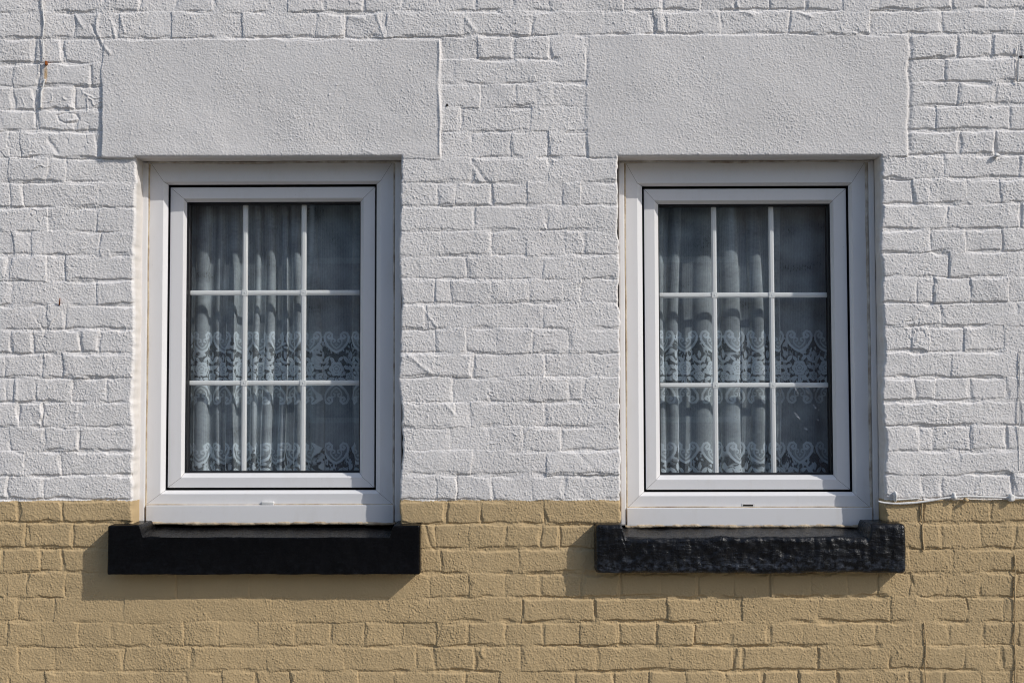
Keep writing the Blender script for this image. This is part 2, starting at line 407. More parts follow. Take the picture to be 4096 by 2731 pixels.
def stroke(pts, w, h):
    """a painted-over ridge (or scratch) along a polyline in photograph pixels"""
    global H
    d2 = np.full(shape, 1e9, np.float32)
    us = [p[0] for p in pts]; vs = [p[1] for p in pts]
    i0, i1 = np.searchsorted(-V[:, NX // 2], [-(max(vs) + 80), -(min(vs) - 80)])
    s = slice(i0, i1)
    du, dv = U[s] + 1.2 * e1[s] * 0.4, V[s]
    m = np.full(du.shape, 1e9, np.float32)
    for (a, b), (c, d) in zip(pts[:-1], pts[1:]):
        L = (c - a) ** 2 + (d - b) ** 2
        t = np.clip(((du - a) * (c - a) + (dv - b) * (d - b)) / L, 0, 1)
        m = np.minimum(m, (du - a - t * (c - a)) ** 2 + (dv - b - t * (d - b)) ** 2)
    H[s] += h * np.exp(-m / (w * w))
for pts, w, h in [([(392, 60), (385, 130), (412, 185), (440, 215)], 6, 2.6), ([(295, 60), (330, 110)], 8, 2.4), ([(365, 100), (392, 160), (398, 185)], 5, -2.5),
                  ([(445, 90), (460, 150)], 6, 2.4), ([(478, 60), (497, 130)], 5, 2.0), ([(252, 200), (262, 240)], 5, -1.8), ([(365, 270), (368, 350)], 7, -3.0),
                  ([(195, 560), (232, 610)], 7, -2.8), ([(236, 480), (228, 462), (262, 452), (300, 456), (316, 476), (306, 490), (262, 494), (234, 482)], 4, -2.6),
                  ([(268, 485), (308, 478)], 4, 2.4), ([(140, 150), (136, 225), (138, 250)], 6, -2.6), ([(158, 250), (156, 350)], 5, 2.2), ([(272, 398), (294, 398), (296, 425)], 6, -1.6),
                  ([(1505, 60), (1535, 150)], 6, 2.2), ([(1555, 65), (1540, 145)], 6, 2.0), ([(1400, 68), (1450, 76)], 9, 2.6), ([(1850, 60), (1895, 125)], 8, 2.0),
                  ([(1455, 600), (1540, 640)], 6, 1.0), ([(1695, 1235), (1745, 1305)], 6, 1.8), ([(1640, 1425), (1730, 1500)], 8, 2.0), ([(1780, 1615), (1815, 1660)], 6, 1.6),
                  ([(1886, 640), (1940, 720), (1962, 735), (1964, 810)], 7, -2.2), ([(2300, 1800), (2400, 1900)], 10, -1.2), ([(3195, 50), (3245, 70)], 6, 2.2),
                  ([(2600, 60), (2612, 120), (2640, 135)], 6, -2.0), ([(2940, 0), (2960, 45), (3010, 60)], 7, 2.2), ([(3420, 125), (3470, 140), (3560, 145)], 5, -2.0),
                  ([(320, 1350), (322, 1400)], 6, -2.4), ([(395, 1350), (390, 1395)], 5, -2.2), ([(60, 1530), (62, 1595)], 6, 2.0), ([(90, 1510), (150, 1516), (150, 1580)], 6, 1.6),
                  ([(170, 1640), (178, 1690)], 9, 2.2), ([(40, 1770), (45, 1800), (90, 1815)], 6, -2.4), ([(1700, 2100), (1722, 2180), (1740, 2200)], 6, -2.2),
                  ([(1930, 2590), (1925, 2610), (1938, 2628)], 6, 3.0), ([(0, 2380), (40, 2400)], 5, 1.6), ([(110, 2110), (118, 2160)], 6, -2.0)]:
    stroke(pts, w, h)
# sandy masonry paint
g = fnoise(shape, 0.80 / mm, 21) * 0.86 + fnoise(shape, 1.4 / mm, 22) * 0.30
g = np.where(g > 0, g * 1.25, g * 0.7)
shade = rect(410, 1640, 2300, 2388, 20) + rect(2360, 3560, 2298, 2375, 20)
gs = np.clip(0.80 + 0.10 * fnoise(shape, 35 / mm, 23), 0.3, 1.4) * (1 - 0.55 * shade) * (1 - 0.05 * rect(-900, 5200, 2000, 3400, 4))
H += 0.68 * g * gs * (1 - 0.22 * np.maximum(pan1, pan2))
# rounded, ragged arrises at the openings
XD = X.copy()
near_any = np.zeros(shape, np.float32)
for n, h in enumerate(holes):
    wz = 0.0022 * noise1(NZ, 26 / mm, 40 + n) + 0.0012 * noise1(NZ, 6 / mm, 50 + n)
    wz2 = 0.0030 * noise1(NZ, 30 / mm, 60 + n) + 0.0012 * noise1(NZ, 6 / mm, 70 + n)
    vz = (Z >= h.z0 - 1e-6) & (Z <= h.z1 + 1e-6)
    fz = vz * sstep(h.z1 + 1e-4, h.z1 - 0.03, Z)
    XD += wz[:, None] * np.exp(-((X - h.x0) / 0.025) ** 2) * fz + wz2[:, None] * np.exp(-((X - h.x1) / 0.025) ** 2) * fz
    dx = np.where(X < h.x0, h.x0 - X, np.where(X > h.x1, X - h.x1, 0)); dz = np.where(Z > h.z1, Z - h.z1, np.where(Z < h.z0, h.z0 - Z, 0))
    dist = np.hypot(dx, dz)
    r = 0.007
    t = np.clip(dist / r, 0, 1)
    H -= 1000 * (r - np.sqrt(np.maximum(r * r - (r - r * t) ** 2, 0))) * (dist < r) * 0.9
Y = -H / 1000.0
grid = np.arange(NX * NZ, dtype=np.int64).reshape(shape)
keep = np.ones((NZ - 1, NX - 1), bool)
for h in holes: keep[h.k0:h.k1, h.i0:h.i1] = False
quads = np.stack([grid[:-1, :-1], grid[:-1, 1:], grid[1:, 1:], grid[1:, :-1]], -1)
co = np.stack([XD, Y, Z], -1).reshape(-1, 3)
# which faces belong to the two rendered lintel panels
Uc, Vc = U[:-1, :-1], V[:-1, :-1]
lint = [keep & (Uc + e1[:-1, :-1] > 412) & (Uc + e1[:-1, :-1] < 1757) & (Vc > 160) & (Vc < 632),
        keep & (Uc > 2353) & (Uc < 3634) & (Vc > 143) & (Vc < 630)]
TH = 0.25
def sub(mask):
    q = quads[mask]; used, inv = np.unique(q, return_inverse=True)
    return co[used], inv.reshape(q.shape)
vq, fq = sub(keep & ~lint[0] & ~lint[1])
V_all, F_all = [vq], [fq]
nv = len(vq)
def add(v, f):
    global nv
    V_all.append(v); F_all.append(f + nv); nv += len(v)
def strip(loop, offs):
    """loop: n x 3 points on the arris; offs: list of functions giving the ring at each depth"""
    rings = [loop] + offs; n = len(loop)
    v = np.concatenate(rings); f = []
    for a in range(len(rings) - 1):
        i = np.arange(n - 1)
        f.append(np.stack([a * n + i, a * n + i + 1, (a + 1) * n + i + 1, (a + 1) * n + i], -1))
    return v, np.concatenate(f)
for n, h in enumerate(holes):
    for side, (lp, axn) in enumerate(((co[grid[h.k0:h.k1 + 1, h.i0]], 0), (co[grid[h.k0:h.k1 + 1, h.i1]], 0), (co[grid[h.k1, h.i0:h.i1 + 1]], 2), (co[grid[h.k0, h.i0:h.i1 + 1]], 2))):
        rings = []
        for j, y in enumerate((0.012, 0.018, 0.025, 0.034, 0.044, 0.055, 0.066, 0.080, 0.12, TH)):
            q = lp.copy(); q[:, 1] = y
            amt = 0.0003 * noise1(len(q), 9, 100 + 20 * n + 5 * side + j) if y < 0.1 else 0
            base = (h.x0, h.x1, h.z1, h.z0)[side]
            q[:, axn] = base + (q[:, axn] - base) * max(0.0, 1 - y / 0.08) + amt
            rings.append(q)
        add(*strip(lp, rings))
# thickness: outer edges and the inner face round the two openings
for lp in (co[grid[:, 0]], co[grid[:, -1]], co[grid[0, :]], co[grid[-1, :]]):
    q = lp.copy(); q[:, 1] = TH
    add(*strip(lp, [q]))
bx = [xs[0], holes[0].x0, holes[0].x1, holes[1].x0, holes[1].x1, xs[-1]]
for i in range(5):
    spans = [(zs[0], zs[-1])] if i % 2 == 0 else [(zs[0], holes[i // 2].z0), (holes[i // 2].z1, zs[-1])]
    for a, b in spans:
        add(np.array([[bx[i], TH, a], [bx[i], TH, b], [bx[i + 1], TH, b], [bx[i + 1], TH, a]]), np.array([[0, 1, 2, 3]]))
wall = mesh_np('brick_wall', np.concatenate(V_all), np.concatenate(F_all), M['wall'])
tag(wall, 'painted brick wall, rough white above and sandy beige below the window sills', 'wall', kind='thing')
for k in range(2):
    v, f = sub(lint[k])
    o = mesh_np('rendered_lintel', v, f, M['lintel'], wall)
    tag(o, ('smooth white rendered panel with a proud left edge over the left window', 'smooth white rendered panel over the right window')[k])
del U, V, Uw, Vw, X, Z, bed, perp, pstr, ridge, lump, g, gs, shade, messy, nopan, wj, jb, jp, joint, strength

# ------------------------------------------------------------------ windows
def loops_frame(name, loops, mat, parent, gap=0.0006, back=None):
    """four mitred lengths; loops = [(x0, x1, z0, z1, y), ...] from the outside in"""
    vs, fs, mi = [], [], []
    for side in range(4):
        base = len(vs)
        for (x0, x1, z0, z1, y) in loops:
            c = [(x0, z0), (x1, z0), (x1, z1), (x0, z1)]
            a, b = np.array(c[side]), np.array(c[(side + 1) % 4])
            d = (b - a) / np.linalg.norm(b - a)
            a, b = a + d * gap, b - d * gap
            vs += [(a[0], y, a[1]), (b[0], y, b[1])]
        for i in range(len(loops) - 1):
            j = base + 2 * i
            fs.append((j, j + 1, j + 3, j + 2)); mi.append(0)
    if gap:                                     # grime in the mitre lines
        for side in range(4):
            base = len(vs)
            for (x0, x1, z0, z1, y) in loops[1:-1]:
                c = [(x0, z0), (x1, z0), (x1, z1), (x0, z1)][side]
                s = (1, 1, -1, -1)[side], (1, -1, -1, 1)[side]
                sx = (1, -1, -1, 1)[side]; sz = (1, 1, -1, -1)[side]
                w = gap * 2.5
                vs += [(c[0] + sx * w, y + 0.0007, c[1] - sz * w), (c[0] - sx * w, y + 0.0007, c[1] + sz * w)]
            for i in range(len(loops) - 3):
                j = base + 2 * i
                fs.append((j, j + 1, j + 3, j + 2)); mi.append(1)
    return mesh_np(name, np.array(vs), np.array(fs), mat, parent, smooth=False, mats=[mat, M['grime']], midx=mi)
def R4(l, r, t, b, y, um=None):
    """rectangle in metres from pixel extents (l, r measured at mid height; t, b at mid width) at depth y"""
    vm, umid = (t + b) / 2, (l + r) / 2
    return [P(l, vm, y)[0], P(r, vm, y)[0], P(umid, b, y)[1], P(umid, t, y)[1]]
def grow(r, d): return [r[0] - d, r[1] + d, r[2] - d, r[3] + d]
def loop(r, y): return (*r, y)

def sill_mesh(name, xl, xr, xs_l, xs_r, zt, zf, zb, yf, yb, mat, parent, rad, rough, seed):
    """projecting stone sill: front face, weathered slope and a raised stool at each end"""
    n = int((xr - xl) / 0.0035)
    xs_ = np.linspace(xl, xr, n)
    per = []
    m_ = 46
    tl = sstep(xs_l + 0.004, xs_l - 0.006, xs_) if True else 0
    stool = np.maximum(1 - sstep(xs_l - 0.007, xs_l + 0.007, xs_), sstep(xs_r - 0.007, xs_r + 0.007, xs_))
    rings = []
    for i, x in enumerate(xs_):
        s = stool[i]
        f = zf * (1 - s) + zt * s
        back = (zf + 0.017) * (1 - s) + zt * s
        ends = min(x - xl, xr - x)
        rr_ = rad if ends > rad else ends
        inset = rad - math.sqrt(max(rad * rad - (rad - min(ends, rad)) ** 2, 0))
        y0 = yf + inset; f0 = f - inset * 0.8; b0 = zb + inset * 0.8
        pts = []
        for t in np.linspace(0, 1, 8): pts.append((yb + (y0 + rad - yb) * t, back + (f0 - back) * t))
        for t in np.linspace(0, 1, 6)[1:]:
            a = t * math.pi / 2; pts.append((y0 + rad - rad * math.sin(a), f0 - rad + rad * math.cos(a)))
        for t in np.linspace(0, 1, 22)[1:]: pts.append((y0, f0 - rad + (b0 + rad - f0 + rad) * t))
        for t in np.linspace(0, 1, 6)[1:]:
            a = t * math.pi / 2; pts.append((y0 + rad - rad * math.cos(a), b0 + rad - rad * math.sin(a)))
        for t in np.linspace(0, 1, 6)[1:]: pts.append((y0 + rad + (yb - y0 - rad) * t, b0))
        rings.append([(x, p[0], p[1]) for p in pts])
    A = np.array(rings); m_ = A.shape[1]
    nz = fnoise((n, m_), (6, 3), seed) * 0.55 + fnoise((n, m_), (1.6, 1.3), seed + 1) * 0.35 + fnoise((n, m_), (25, 6), seed + 2) * 0.7
    A[:, :, 1] += rough * nz
    A[:, :, 2] += rough * 0.8 * (fnoise((n, m_), (7, 4), seed + 3) * 0.7 + fnoise((n, m_), (2, 2), seed + 4) * 0.3)
    g_ = np.arange(n * m_).reshape(n, m_)
    f = np.stack([g_[:-1, :-1], g_[1:, :-1], g_[1:, 1:], g_[:-1, 1:]], -1).reshape(-1, 4)
    v = A.reshape(-1, 3)
    caps = []
    for r_, c in ((g_[0], A[0].mean(0)), (g_[-1], A[-1].mean(0))):
        k = len(v); v = np.vstack([v, c])
        caps += [(r_[j], r_[j + 1], k, k) for j in range(m_ - 1)]
    me = bpy.data.meshes.new(name)
    me.from_pydata([tuple(p) for p in v], [], [tuple(int(q) for q in a) for a in f] + [(int(a), int(b), int(c)) for a, b, c, _ in caps])
    me.materials.append(mat)
    for p in me.polygons: p.use_smooth = True
    return link(bpy.data.objects.new(name, me), parent)

YF, YS, YT, YB, YG = 0.075, 0.097, 0.068, 0.064, 0.131     # faces of frame, sash, cover trim, bottom board, glass
YCUR = 0.200
def make_window(D, n):
    h = holes[n]
    root = empty('window', ((h.x0 + h.x1) / 2, 0.0, h.z0))
    tag(root, D['label'], 'window', 'white plastic windows in the brick wall', kind='thing')
    fo = R4(*D['fo'], YF); fi = grow(R4(*D['fi'], YF + 0.014), 0.0006); fb = R4(*D['fb'], YF)
    frame = loops_frame('frame', [loop(fo, 0.165), loop(fo, YF + 0.0012), loop(grow(fo, -0.0012), YF), loop(grow(fb, 0.0008), YF), loop(grow(fb, -0.0004), YF + 0.0006),
                                  loop(grow(fi, 0.0006), YF + 0.0135), loop(fi, YF + 0.0145), loop(fi, 0.165), loop(fo, 0.165)], M['upvc'], root)
    so = grow(R4(*D['so'], YS), -0.0007); si = R4(*D['si'], YS + 0.014); sb = R4(*D['sb'], YS)
    sash = loops_frame('sash', [loop(so, 0.162), loop(so, YS + 0.0012), loop(grow(so, -0.0012), YS), loop(grow(sb, 0.0008), YS), loop(grow(sb, -0.0004), YS + 0.0006),
                                loop(grow(si, 0.0006), YS + 0.0135), loop(si, YS + 0.0145), loop(si, 0.162), loop(so, 0.162)], M['upvc'], root)
    loops_frame('gasket', [loop(grow(fi, -0.0004), YF + 0.015), loop(grow(fi, -0.0006), 0.113), loop(grow(so, 0.0006), 0.1135), loop(grow(so, 0.0004), YS + 0.003)], M['black'], root, gap=0)
    gi = grow(si, -0.0055)
    loops_frame('glazing_gasket', [loop(grow(si, 0.0008), 0.1122), loop(grow(si, -0.0022), 0.1130), loop(grow(si, -0.0030), YG - 0.003), loop(gi, YG - 0.001), loop(gi, YG + 0.020)], M['black'], sash, gap=0)
    gp = grow(gi, 0.003)
    bm = bmesh.new(); box(bm, gp[0], gp[1], YG, YG + 0.004, gp[2], gp[3])
    box(bm, gp[0], gp[1], YG + 0.016, YG + 0.020, gp[2], gp[3])
    mesh_bm('glass_pane', bm, M['glass'], sash)
    # glazing bars between the two leaves of glass
    yb0, yb1 = YG + 0.0055, YG + 0.0145
    w = 0.0078
    vx = [P(u, (D['si'][2] + D['si'][3]) / 2, YG + 0.006)[0] for u in D['vbars']]
    hz = [P((D['si'][0] + D['si'][1]) / 2, v, YG + 0.006)[1] for v in D['hbars']]
    def bar(vertical, c):
        bm = bmesh.new()
        prof = [(-w, yb1), (-w, yb0 + 0.002), (-w * 0.62, yb0 + 0.001), (-w * 0.5, yb0), (w * 0.5, yb0), (w * 0.62, yb0 + 0.001), (w, yb0 + 0.002), (w, yb1)]
        a, b = (gp[2], gp[3]) if vertical else (gp[0], gp[1])
        off = 0.0 if vertical else 0.0012
        r1 = [bm.verts.new((c + p, y, a) if vertical else (a, y + off, c + p)) for p, y in prof]
        r2 = [bm.verts.new((c + p, y, b) if vertical else (b, y + off, c + p)) for p, y in prof]
        k = len(prof)
        for i in range(k): bm.faces.new((r1[i], r1[(i + 1) % k], r2[(i + 1) % k], r2[i]))
        bm.faces.new(r1); bm.faces.new(r2)
        mesh_bm('glazing_bar', bm, M['bar'], sash)
    for c in vx: bar(True, c)
    for c in hz: bar(False, c)
    for x in vx:
        for z in hz:
            bm = bmesh.new(); box(bm, x - 0.0090, x + 0.0090, yb0 - 0.0008, yb0 + 0.002, z - 0.0090, z + 0.0090, 0.0004)
            bmesh.ops.create_uvsphere(bm, u_segments=10, v_segments=6, radius=0.0022, matrix=Matrix.Translation((x + 0.001, yb0 - 0.0008, z)))
            mesh_bm('bar_clip', bm, M['bar'], sash)
    # bottom board, cover trims, sealant
    bo = R4(*D['board'], YB)
    bm = bmesh.new(); box(bm, bo[0], bo[1], YB, 0.145, bo[2], bo[3], 0.0022)
    mesh_bm('bottom_board', bm, M['upvc'], root)
    zt, zb_ = h.z1 - 0.001, bo[2] + 0.001
    for (a, b) in D['trim']:
        xa, xb = sorted((P(a, 1300, YT)[0], P(b, 1300, YT)[0]))
        bm = bmesh.new(); box(bm, xa, xb, YT, 0.14, zb_, zt, 0.0045)
        mesh_bm('cover_trim', bm, M['upvc'], root)
    for (a, b, mt) in D['seal']:
        xa, xb = sorted((P(a, 1300, YT + 0.004)[0], P(b, 1300, YT + 0.004)[0]))
        pts = [((xa + xb) / 2 + 0.0010 * math.sin(9 * z) + 0.0006 * math.sin(41 * z), YF - 0.001 + 0.0008 * math.sin(23 * z), z) for z in np.linspace(zb_, zt, 60)]
        bm = bmesh.new(); tube(bm, pts, (xb - xa) / 2, 6)
        mesh_bm('sealant', bm, M[mt], root, True)
    r_ = np.random.default_rng(80 + n)
    wob = noise1(120, 5, 90 + n)
    xa, xb = bo[0] - 0.006, bo[1] + 0.006
    pts = [(x, YB + 0.004 + 0.001 * wob[(i * 7) % 120], bo[2] - 0.0012 + 0.0008 * wob[i]) for i, x in enumerate(np.linspace(xa, xb, 120))]
    bm = bmesh.new(); tube(bm, pts, [0.0056 + 0.0006 * wob[(i * 3) % 120] for i in range(120)], 8); mesh_bm('sealant', bm, M['sealant'], root, True)
    pts = [(x, YF - 0.0015, bo[3] + 0.0012 + 0.0004 * wob[i]) for i, x in enumerate(np.linspace(bo[0] + 0.002, bo[1] - 0.002, 120))]
    bm = bmesh.new(); tube(bm, pts, 0.0016, 6); mesh_bm('sealant', bm, M['sealant'], root, True)
    pts = [(x, YF - 0.004, h.z1 - 0.0025 + 0.001 * wob[i]) for i, x in enumerate(np.linspace(h.x0 + 0.012, h.x1 - 0.012, 120))]
    bm = bmesh.new(); tube(bm, pts, 0.0045, 6); mesh_bm('sealant', bm, M['pale_sealant'], root, True)
    # stone sill
    S = D['sill']; yf = -0.055
    xl, xr = P(S[0], 2200, yf)[0], P(S[1], 2200, yf)[0]
    xa, xb = P(S[2], 2120, yf)[0], P(S[3], 2120, yf)[0]
    sl = sill_mesh('stone_sill', xl, xr, xa, xb, P(2048, S[4], yf)[1], P(2048, S[5], yf)[1], P(2048, S[6], yf)[1], yf, 0.11, M[S[7]], root, S[8], S[9], 200 + 10 * n)
    tag(sl, S[10])
    return root, sash, gi, vx, hz
WIN = [dict(label='white nine-pane window with a plastic drain cap, over the smooth sharp-edged black sill',
            fo=(590, 1575, 643, 2018), fi=(668.5, 1504.5, 739, 1959), fb=(648, 1521, 725, 1974), so=(675, 1500, 748, 1951), si=(743, 1441, 808, 1891), sb=(729, 1453, 793, 1909),
            vbars=(977.5, 1213), hbars=(1170.5, 1531), board=(583, 1574, 2020, 2091), trim=((558, 587), (1579, 1606)), seal=((586, 594, 'sealant'), (1572, 1580, 'pale_sealant'), (546, 558, 'pale_sealant')),
            sill=(430, 1679, 562, 1566, 2100, 2147, 2296, 'sill_smooth', 0.003, 0.0010, 'smooth black painted sill with crisp edges')),
       dict(label='white nine-pane window with an open drain slot, over the worn rounded black sill',
            fo=(2505, 3472, 648, 2030), fi=(2572.5, 3400.5, 745, 1966), fb=(2553, 3417, 731, 1982), so=(2578, 3393, 754, 1959), si=(2636, 3326.5, 816, 1899), sb=(2622, 3341, 801, 1917),
            vbars=(2860, 3090), hbars=(1180, 1540.5), board=(2508, 3490, 2030, 2102), trim=((2478, 2501), (3482, 3506)), seal=((2499, 2507, 'sealant'), (3470, 3482, 'pale_sealant'), (3506, 3518, 'pale_sealant')),
            sill=(2381, 3628, 2494, 3481, 2098, 2148, 2293, 'sill_rough', 0.014, 0.0021, 'lumpy black painted sill with rounded corners and worn bluish patches'))]
built = [make_window(d, i) for i, d in enumerate(WIN)]
# drain cap (left) and drain slot (right) in the bottom rail of each frame
x0, z0 = P(1045, 2020, YF - 0.006); x1, z1 = P(1096, 2005, YF - 0.006)
bm = bmesh.new(); box(bm, x0, x1, YF - 0.009, YF + 0.001, z0, z1, 0.0032); mesh_bm('drain_cap', bm, M['cap'], built[0][0], True)
x0, z0 = P(2966, 2026, YF); x1, z1 = P(3020, 2013, YF)
bm = bmesh.new(); box(bm, x0, x1, YF - 0.0012, YF + 0.002, z0, z1, 0.0012); surround = mesh_bm('drain_slot', bm, M['cap'], built[1][0])
x0, z0 = P(2972, 2023, YF); x1, z1 = P(3012, 2017, YF)
bm = bmesh.new(); box(bm, x0, x1, YF - 0.0022, YF + 0.001, z0, z1, 0.0008); mesh_bm('slot_opening', bm, M['dark'], surround)

# rain-dried smears on the outside of the right window's glass
m = Mat('dried_smear')
tr = m.n('ShaderNodeBsdfTransparent'); df = m.n('ShaderNodeBsdfDiffuse'); df.inputs[0].default_value = (0.8, 0.82, 0.84, 1)
mx = m.n('ShaderNodeMixShader'); m.l(m.ramp(m.noise(260.0, 3), [(0.35, 0.0), (0.7, 0.42)]), mx.inputs[0])
m.l(tr.outputs[0], mx.inputs[1]); m.l(df.outputs[0], mx.inputs[2]); m.l(mx.outputs[0], m.out.inputs[0])
bm = bmesh.new(); rs = random.Random(4)
for (u, v, ln, a) in ((3056, 1482, 26, 60), (3026, 1562, 10, 50), (3050, 1600, 24, 60), (2945, 1670, 12, 20), (3094, 1610, 12, 60), (3185, 1560, 26, 58), (3232, 1570, 20, 40), (3258, 1625, 16, 45),
                      (3188, 1662, 28, 50), (3272, 1680, 9, 50), (3225, 1715, 16, 30), (3258, 1560, 9, -50), (2990, 1545, 10, 40), (3275, 1640, 7, 70)):
    x, z = P(u, v, YG - 0.0004); L_ = ln * 0.00078 * 0.7; W_ = 0.0026 * rs.uniform(0.7, 1.2); a = math.radians(a)
    ring = []
    for k in range(12):
        t = k * math.pi / 6; p, q = L_ * math.cos(t), W_ * math.sin(t)
        ring.append(bm.verts.new((x + p * math.cos(a) + q * math.sin(a), YG - 0.0004, z - p * math.sin(a) + q * math.cos(a))))
    bm.faces.new(ring)
smear = mesh_bm('smear', bm, m.m, built[1][1]); smear['kind'] = 'stuff'

# ------------------------------------------------------------------ lace net curtains
def polyline_dist(S, T, pts):
    m = np.full(S.shape, 1e9)
    for (a, b), (c, d) in zip(pts[:-1], pts[1:]):
        L = (c - a) ** 2 + (d - b) ** 2 + 1e-9
        t = np.clip(((S - a) * (c - a) + (T - b) * (d - b)) / L, 0, 1)
        m = np.minimum(m, (S - a - t * (c - a)) ** 2 + (T - b - t * (d - b)) ** 2)
    return np.sqrt(m)
PER = 92.0
def hearts(u, t):
    """u along the cloth (mm), t height above the heart's tip (mm)"""
    s = np.abs((u + PER / 2) % PER - PER / 2)
    outer = polyline_dist(s, t, [(0, 0), (14, 7), (28, 20), (38, 36), (40, 50), (34, 62), (23, 65), (14, 57), (15, 47), (24, 44), (29, 50), (24, 55)])
    inner = polyline_dist(s, t, [(0, 12), (9, 18), (17, 28), (18, 38), (12, 44), (5, 41), (5, 34), (10, 33)])
    dot = np.hypot(s, t - 26)
    d = sstep(4.6, 3.2, outer) + sstep(3.0, 2.0, inner) * 0.9 + sstep(4.2, 3.2, dot) - sstep(2.0, 1.4, dot)
    return np.clip(d, 0, 1), outer, s
def flowers(u, t):
    """rose, leaves and stems of the floral zone, t from 0 (top) to 96 (bottom), mm"""
    d = np.zeros_like(u)
    for (cu, ct, r, ph) in ((0, 54, 25, 0.0), (46, 80, 16, 0.4)):
        a = (u - cu + PER / 2) % PER - PER / 2; b = t - ct
        rad = np.hypot(a, b); th = np.arctan2(b, a) + ph
        edge = r * (0.82 + 0.18 * np.abs(np.cos(3 * th)))
        d = np.maximum(d, sstep(edge + 1, edge - 1, rad) * (1 - 0.75 * (np.abs(rad - r * 0.55) < 1.1) * (np.sin(5 * th) > -0.4)) * (1 - 0.8 * (np.abs(rad - r * 0.25) < 1.0)))
    for (cu, ct, L, w, an) in ((32, 24, 15, 6, 0.9), (60, 24, 15, 6, -0.9), (46, 10, 14, 5, 1.57), (34, 50, 12, 6, 0.5), (58, 48, 12, 6, -0.4), (18, 88, 14, 6, 0.3), (74, 88, 14, 6, -0.3), (46, 54, 12, 5, 1.3), (14, 22, 11, 5, -0.7), (78, 24, 11, 5, 0.8), (0, 92, 12, 5, 1.57), (46, 34, 9, 4.5, 0.1), (24, 70, 9, 4, -0.8), (68, 68, 9, 4, 0.8)):
        a = (u - cu + PER / 2) % PER - PER / 2; b = t - ct
        p, q = a * math.cos(an) + b * math.sin(an), -a * math.sin(an) + b * math.cos(an)
        e = (p / L) ** 2 + (q / (w * np.sqrt(np.clip(1 - (p / L) ** 2, 0.05, 1)) + 0.1)) ** 2
        d = np.maximum(d, (e < 1.0) * (1 - 0.5 * (np.abs(q) < 0.6)))
    return d
def lace_density(u, zpx_bands, z, seed):
    """u (mm) along the cloth, z (m); bands give the heights of heart tips etc."""
    net = 0.43 + 0.02 * fnoise(u.shape, 1.2, seed) + 0.04 * fnoise(u.shape, (8, 20), seed + 1)
    weave = 0.07 * np.sin(u * 2 * math.pi / 5.2 + 0.8 * (np.floor(z * 1000 / 3.6) % 2) * math.pi) * np.sin(z * 1000 * 2 * math.pi / 7.2)
    net = net + weave
    out = net
    for (ztip, full) in zpx_bands:
        t = (z - ztip) * 1000.0                       # above the tips of the upright hearts
        hd, dist, s = hearts(u, t)
        fl = flowers(u, -t)
        hole = 0.22 + 0.48 * sstep(-0.1, 0.35, fnoise(u.shape, 1.7, seed + 2)) * sstep(-0.9, 0.4, fnoise(u.shape, 5.5, seed + 4)) + 0.03 * fnoise(u.shape, 1.0, seed + 3)
        lat = np.where(fl > 0.1, 0.28 + 0.50 * fl, hole)
        bound = 6 + 26 * np.abs(((u + PER / 2) % PER) / PER * 2 - 1) ** 0.8 - 6     # valley line of the hearts
        tv = t - (52.0 * (s / (PER / 2)) ** 1.2)
        out = np.where((tv < 0) & (t > -104), lat, out)
        out = np.where(t > -4, np.maximum(out, hd * 0.80), out)
        t2 = -(t + 102)
        hd2, dist2, s2 = hearts(u, t2)
        tv2 = t2 - (52.0 * (s2 / (PER / 2)) ** 1.2)
        out = np.where((t < -96) & (tv2 > 0), net, out)
        out = np.where(t2 > -6, np.maximum(out, hd2 * 0.80), out)
    return np.clip(out, 0.03, 0.95)
def make_curtain(n, folds, label):
    root, sash, gi, vx, hz = built[n]
    x0, x1, z0, z1 = gi[0] - 0.05, gi[1] + 0.05, gi[2] - 0.045, gi[3] + 0.06
    nz_ = int((z1 - z0) / 0.0018)
    z = np.linspace(z1, z0, nz_)
    L = (x1 - x0) * 2.0
    nu = int(L / 0.0018)
    u = np.linspace(0, 1, nu)
    UU, ZZ = np.meshgrid(u, z)
    xx = x0 + (x1 - x0) * UU
    yy = np.full_like(xx, YCUR)
    top = (ZZ - z0) / (z1 - z0)
    W = x1 - x0
    for (ct, cb, dep, wid, ov) in folds:              # centre at the top and bottom (0..1), depth, width (m), overlap (m)
        c = ct * top + cb * (1 - top) + 0.006 * np.sin(3.1 * top * 2 + 9 * ct)
        t = (UU - c) * W / wid
        k = 0.75 + 0.25 * (1 - top)
        yy -= 1.45 * dep * k * np.exp(-t * t) * (1 + 0.25 * np.tanh(t))
        xx += 1.75 * ov * k * t * np.exp(-t * t) * 1.6 
    yy += 0.0022 * fnoise(UU.shape, (60, 22), 300 + n) + 0.0015 * np.sin(UU * 40 + 1.5 * np.sin(5 * top) + n)
    # cloth length along the middle row, so that the lace is stretched over the folds
    r_ = nz_ // 2
    s = np.concatenate([[0], np.cumsum(np.hypot(np.diff(xx[r_]), np.diff(yy[r_])))]) * 1000.0
    cloth = np.broadcast_to(s[None, :], UU.shape)
    bands = [(P(1100, 1409, YCUR)[1], True), (P(1100, 1852, YCUR)[1], False)]
    den = lace_density(cloth.copy(), bands, ZZ, 320 + 10 * n)
    g_ = np.arange(nu * nz_).reshape(nz_, nu)
    f = np.stack([g_[:-1, :-1], g_[1:, :-1], g_[1:, 1:], g_[:-1, 1:]], -1).reshape(-1, 4)
    o = mesh_np('net_curtain', np.stack([xx, yy, ZZ], -1).reshape(-1, 3), f, M['lace'])
    at_ = o.data.attributes.new('lace', 'FLOAT', 'POINT')
    at_.data.foreach_set('value', den.astype(np.float32).ravel())
    tag(o, label, 'curtain', 'net curtains hanging behind the windows')
    return o
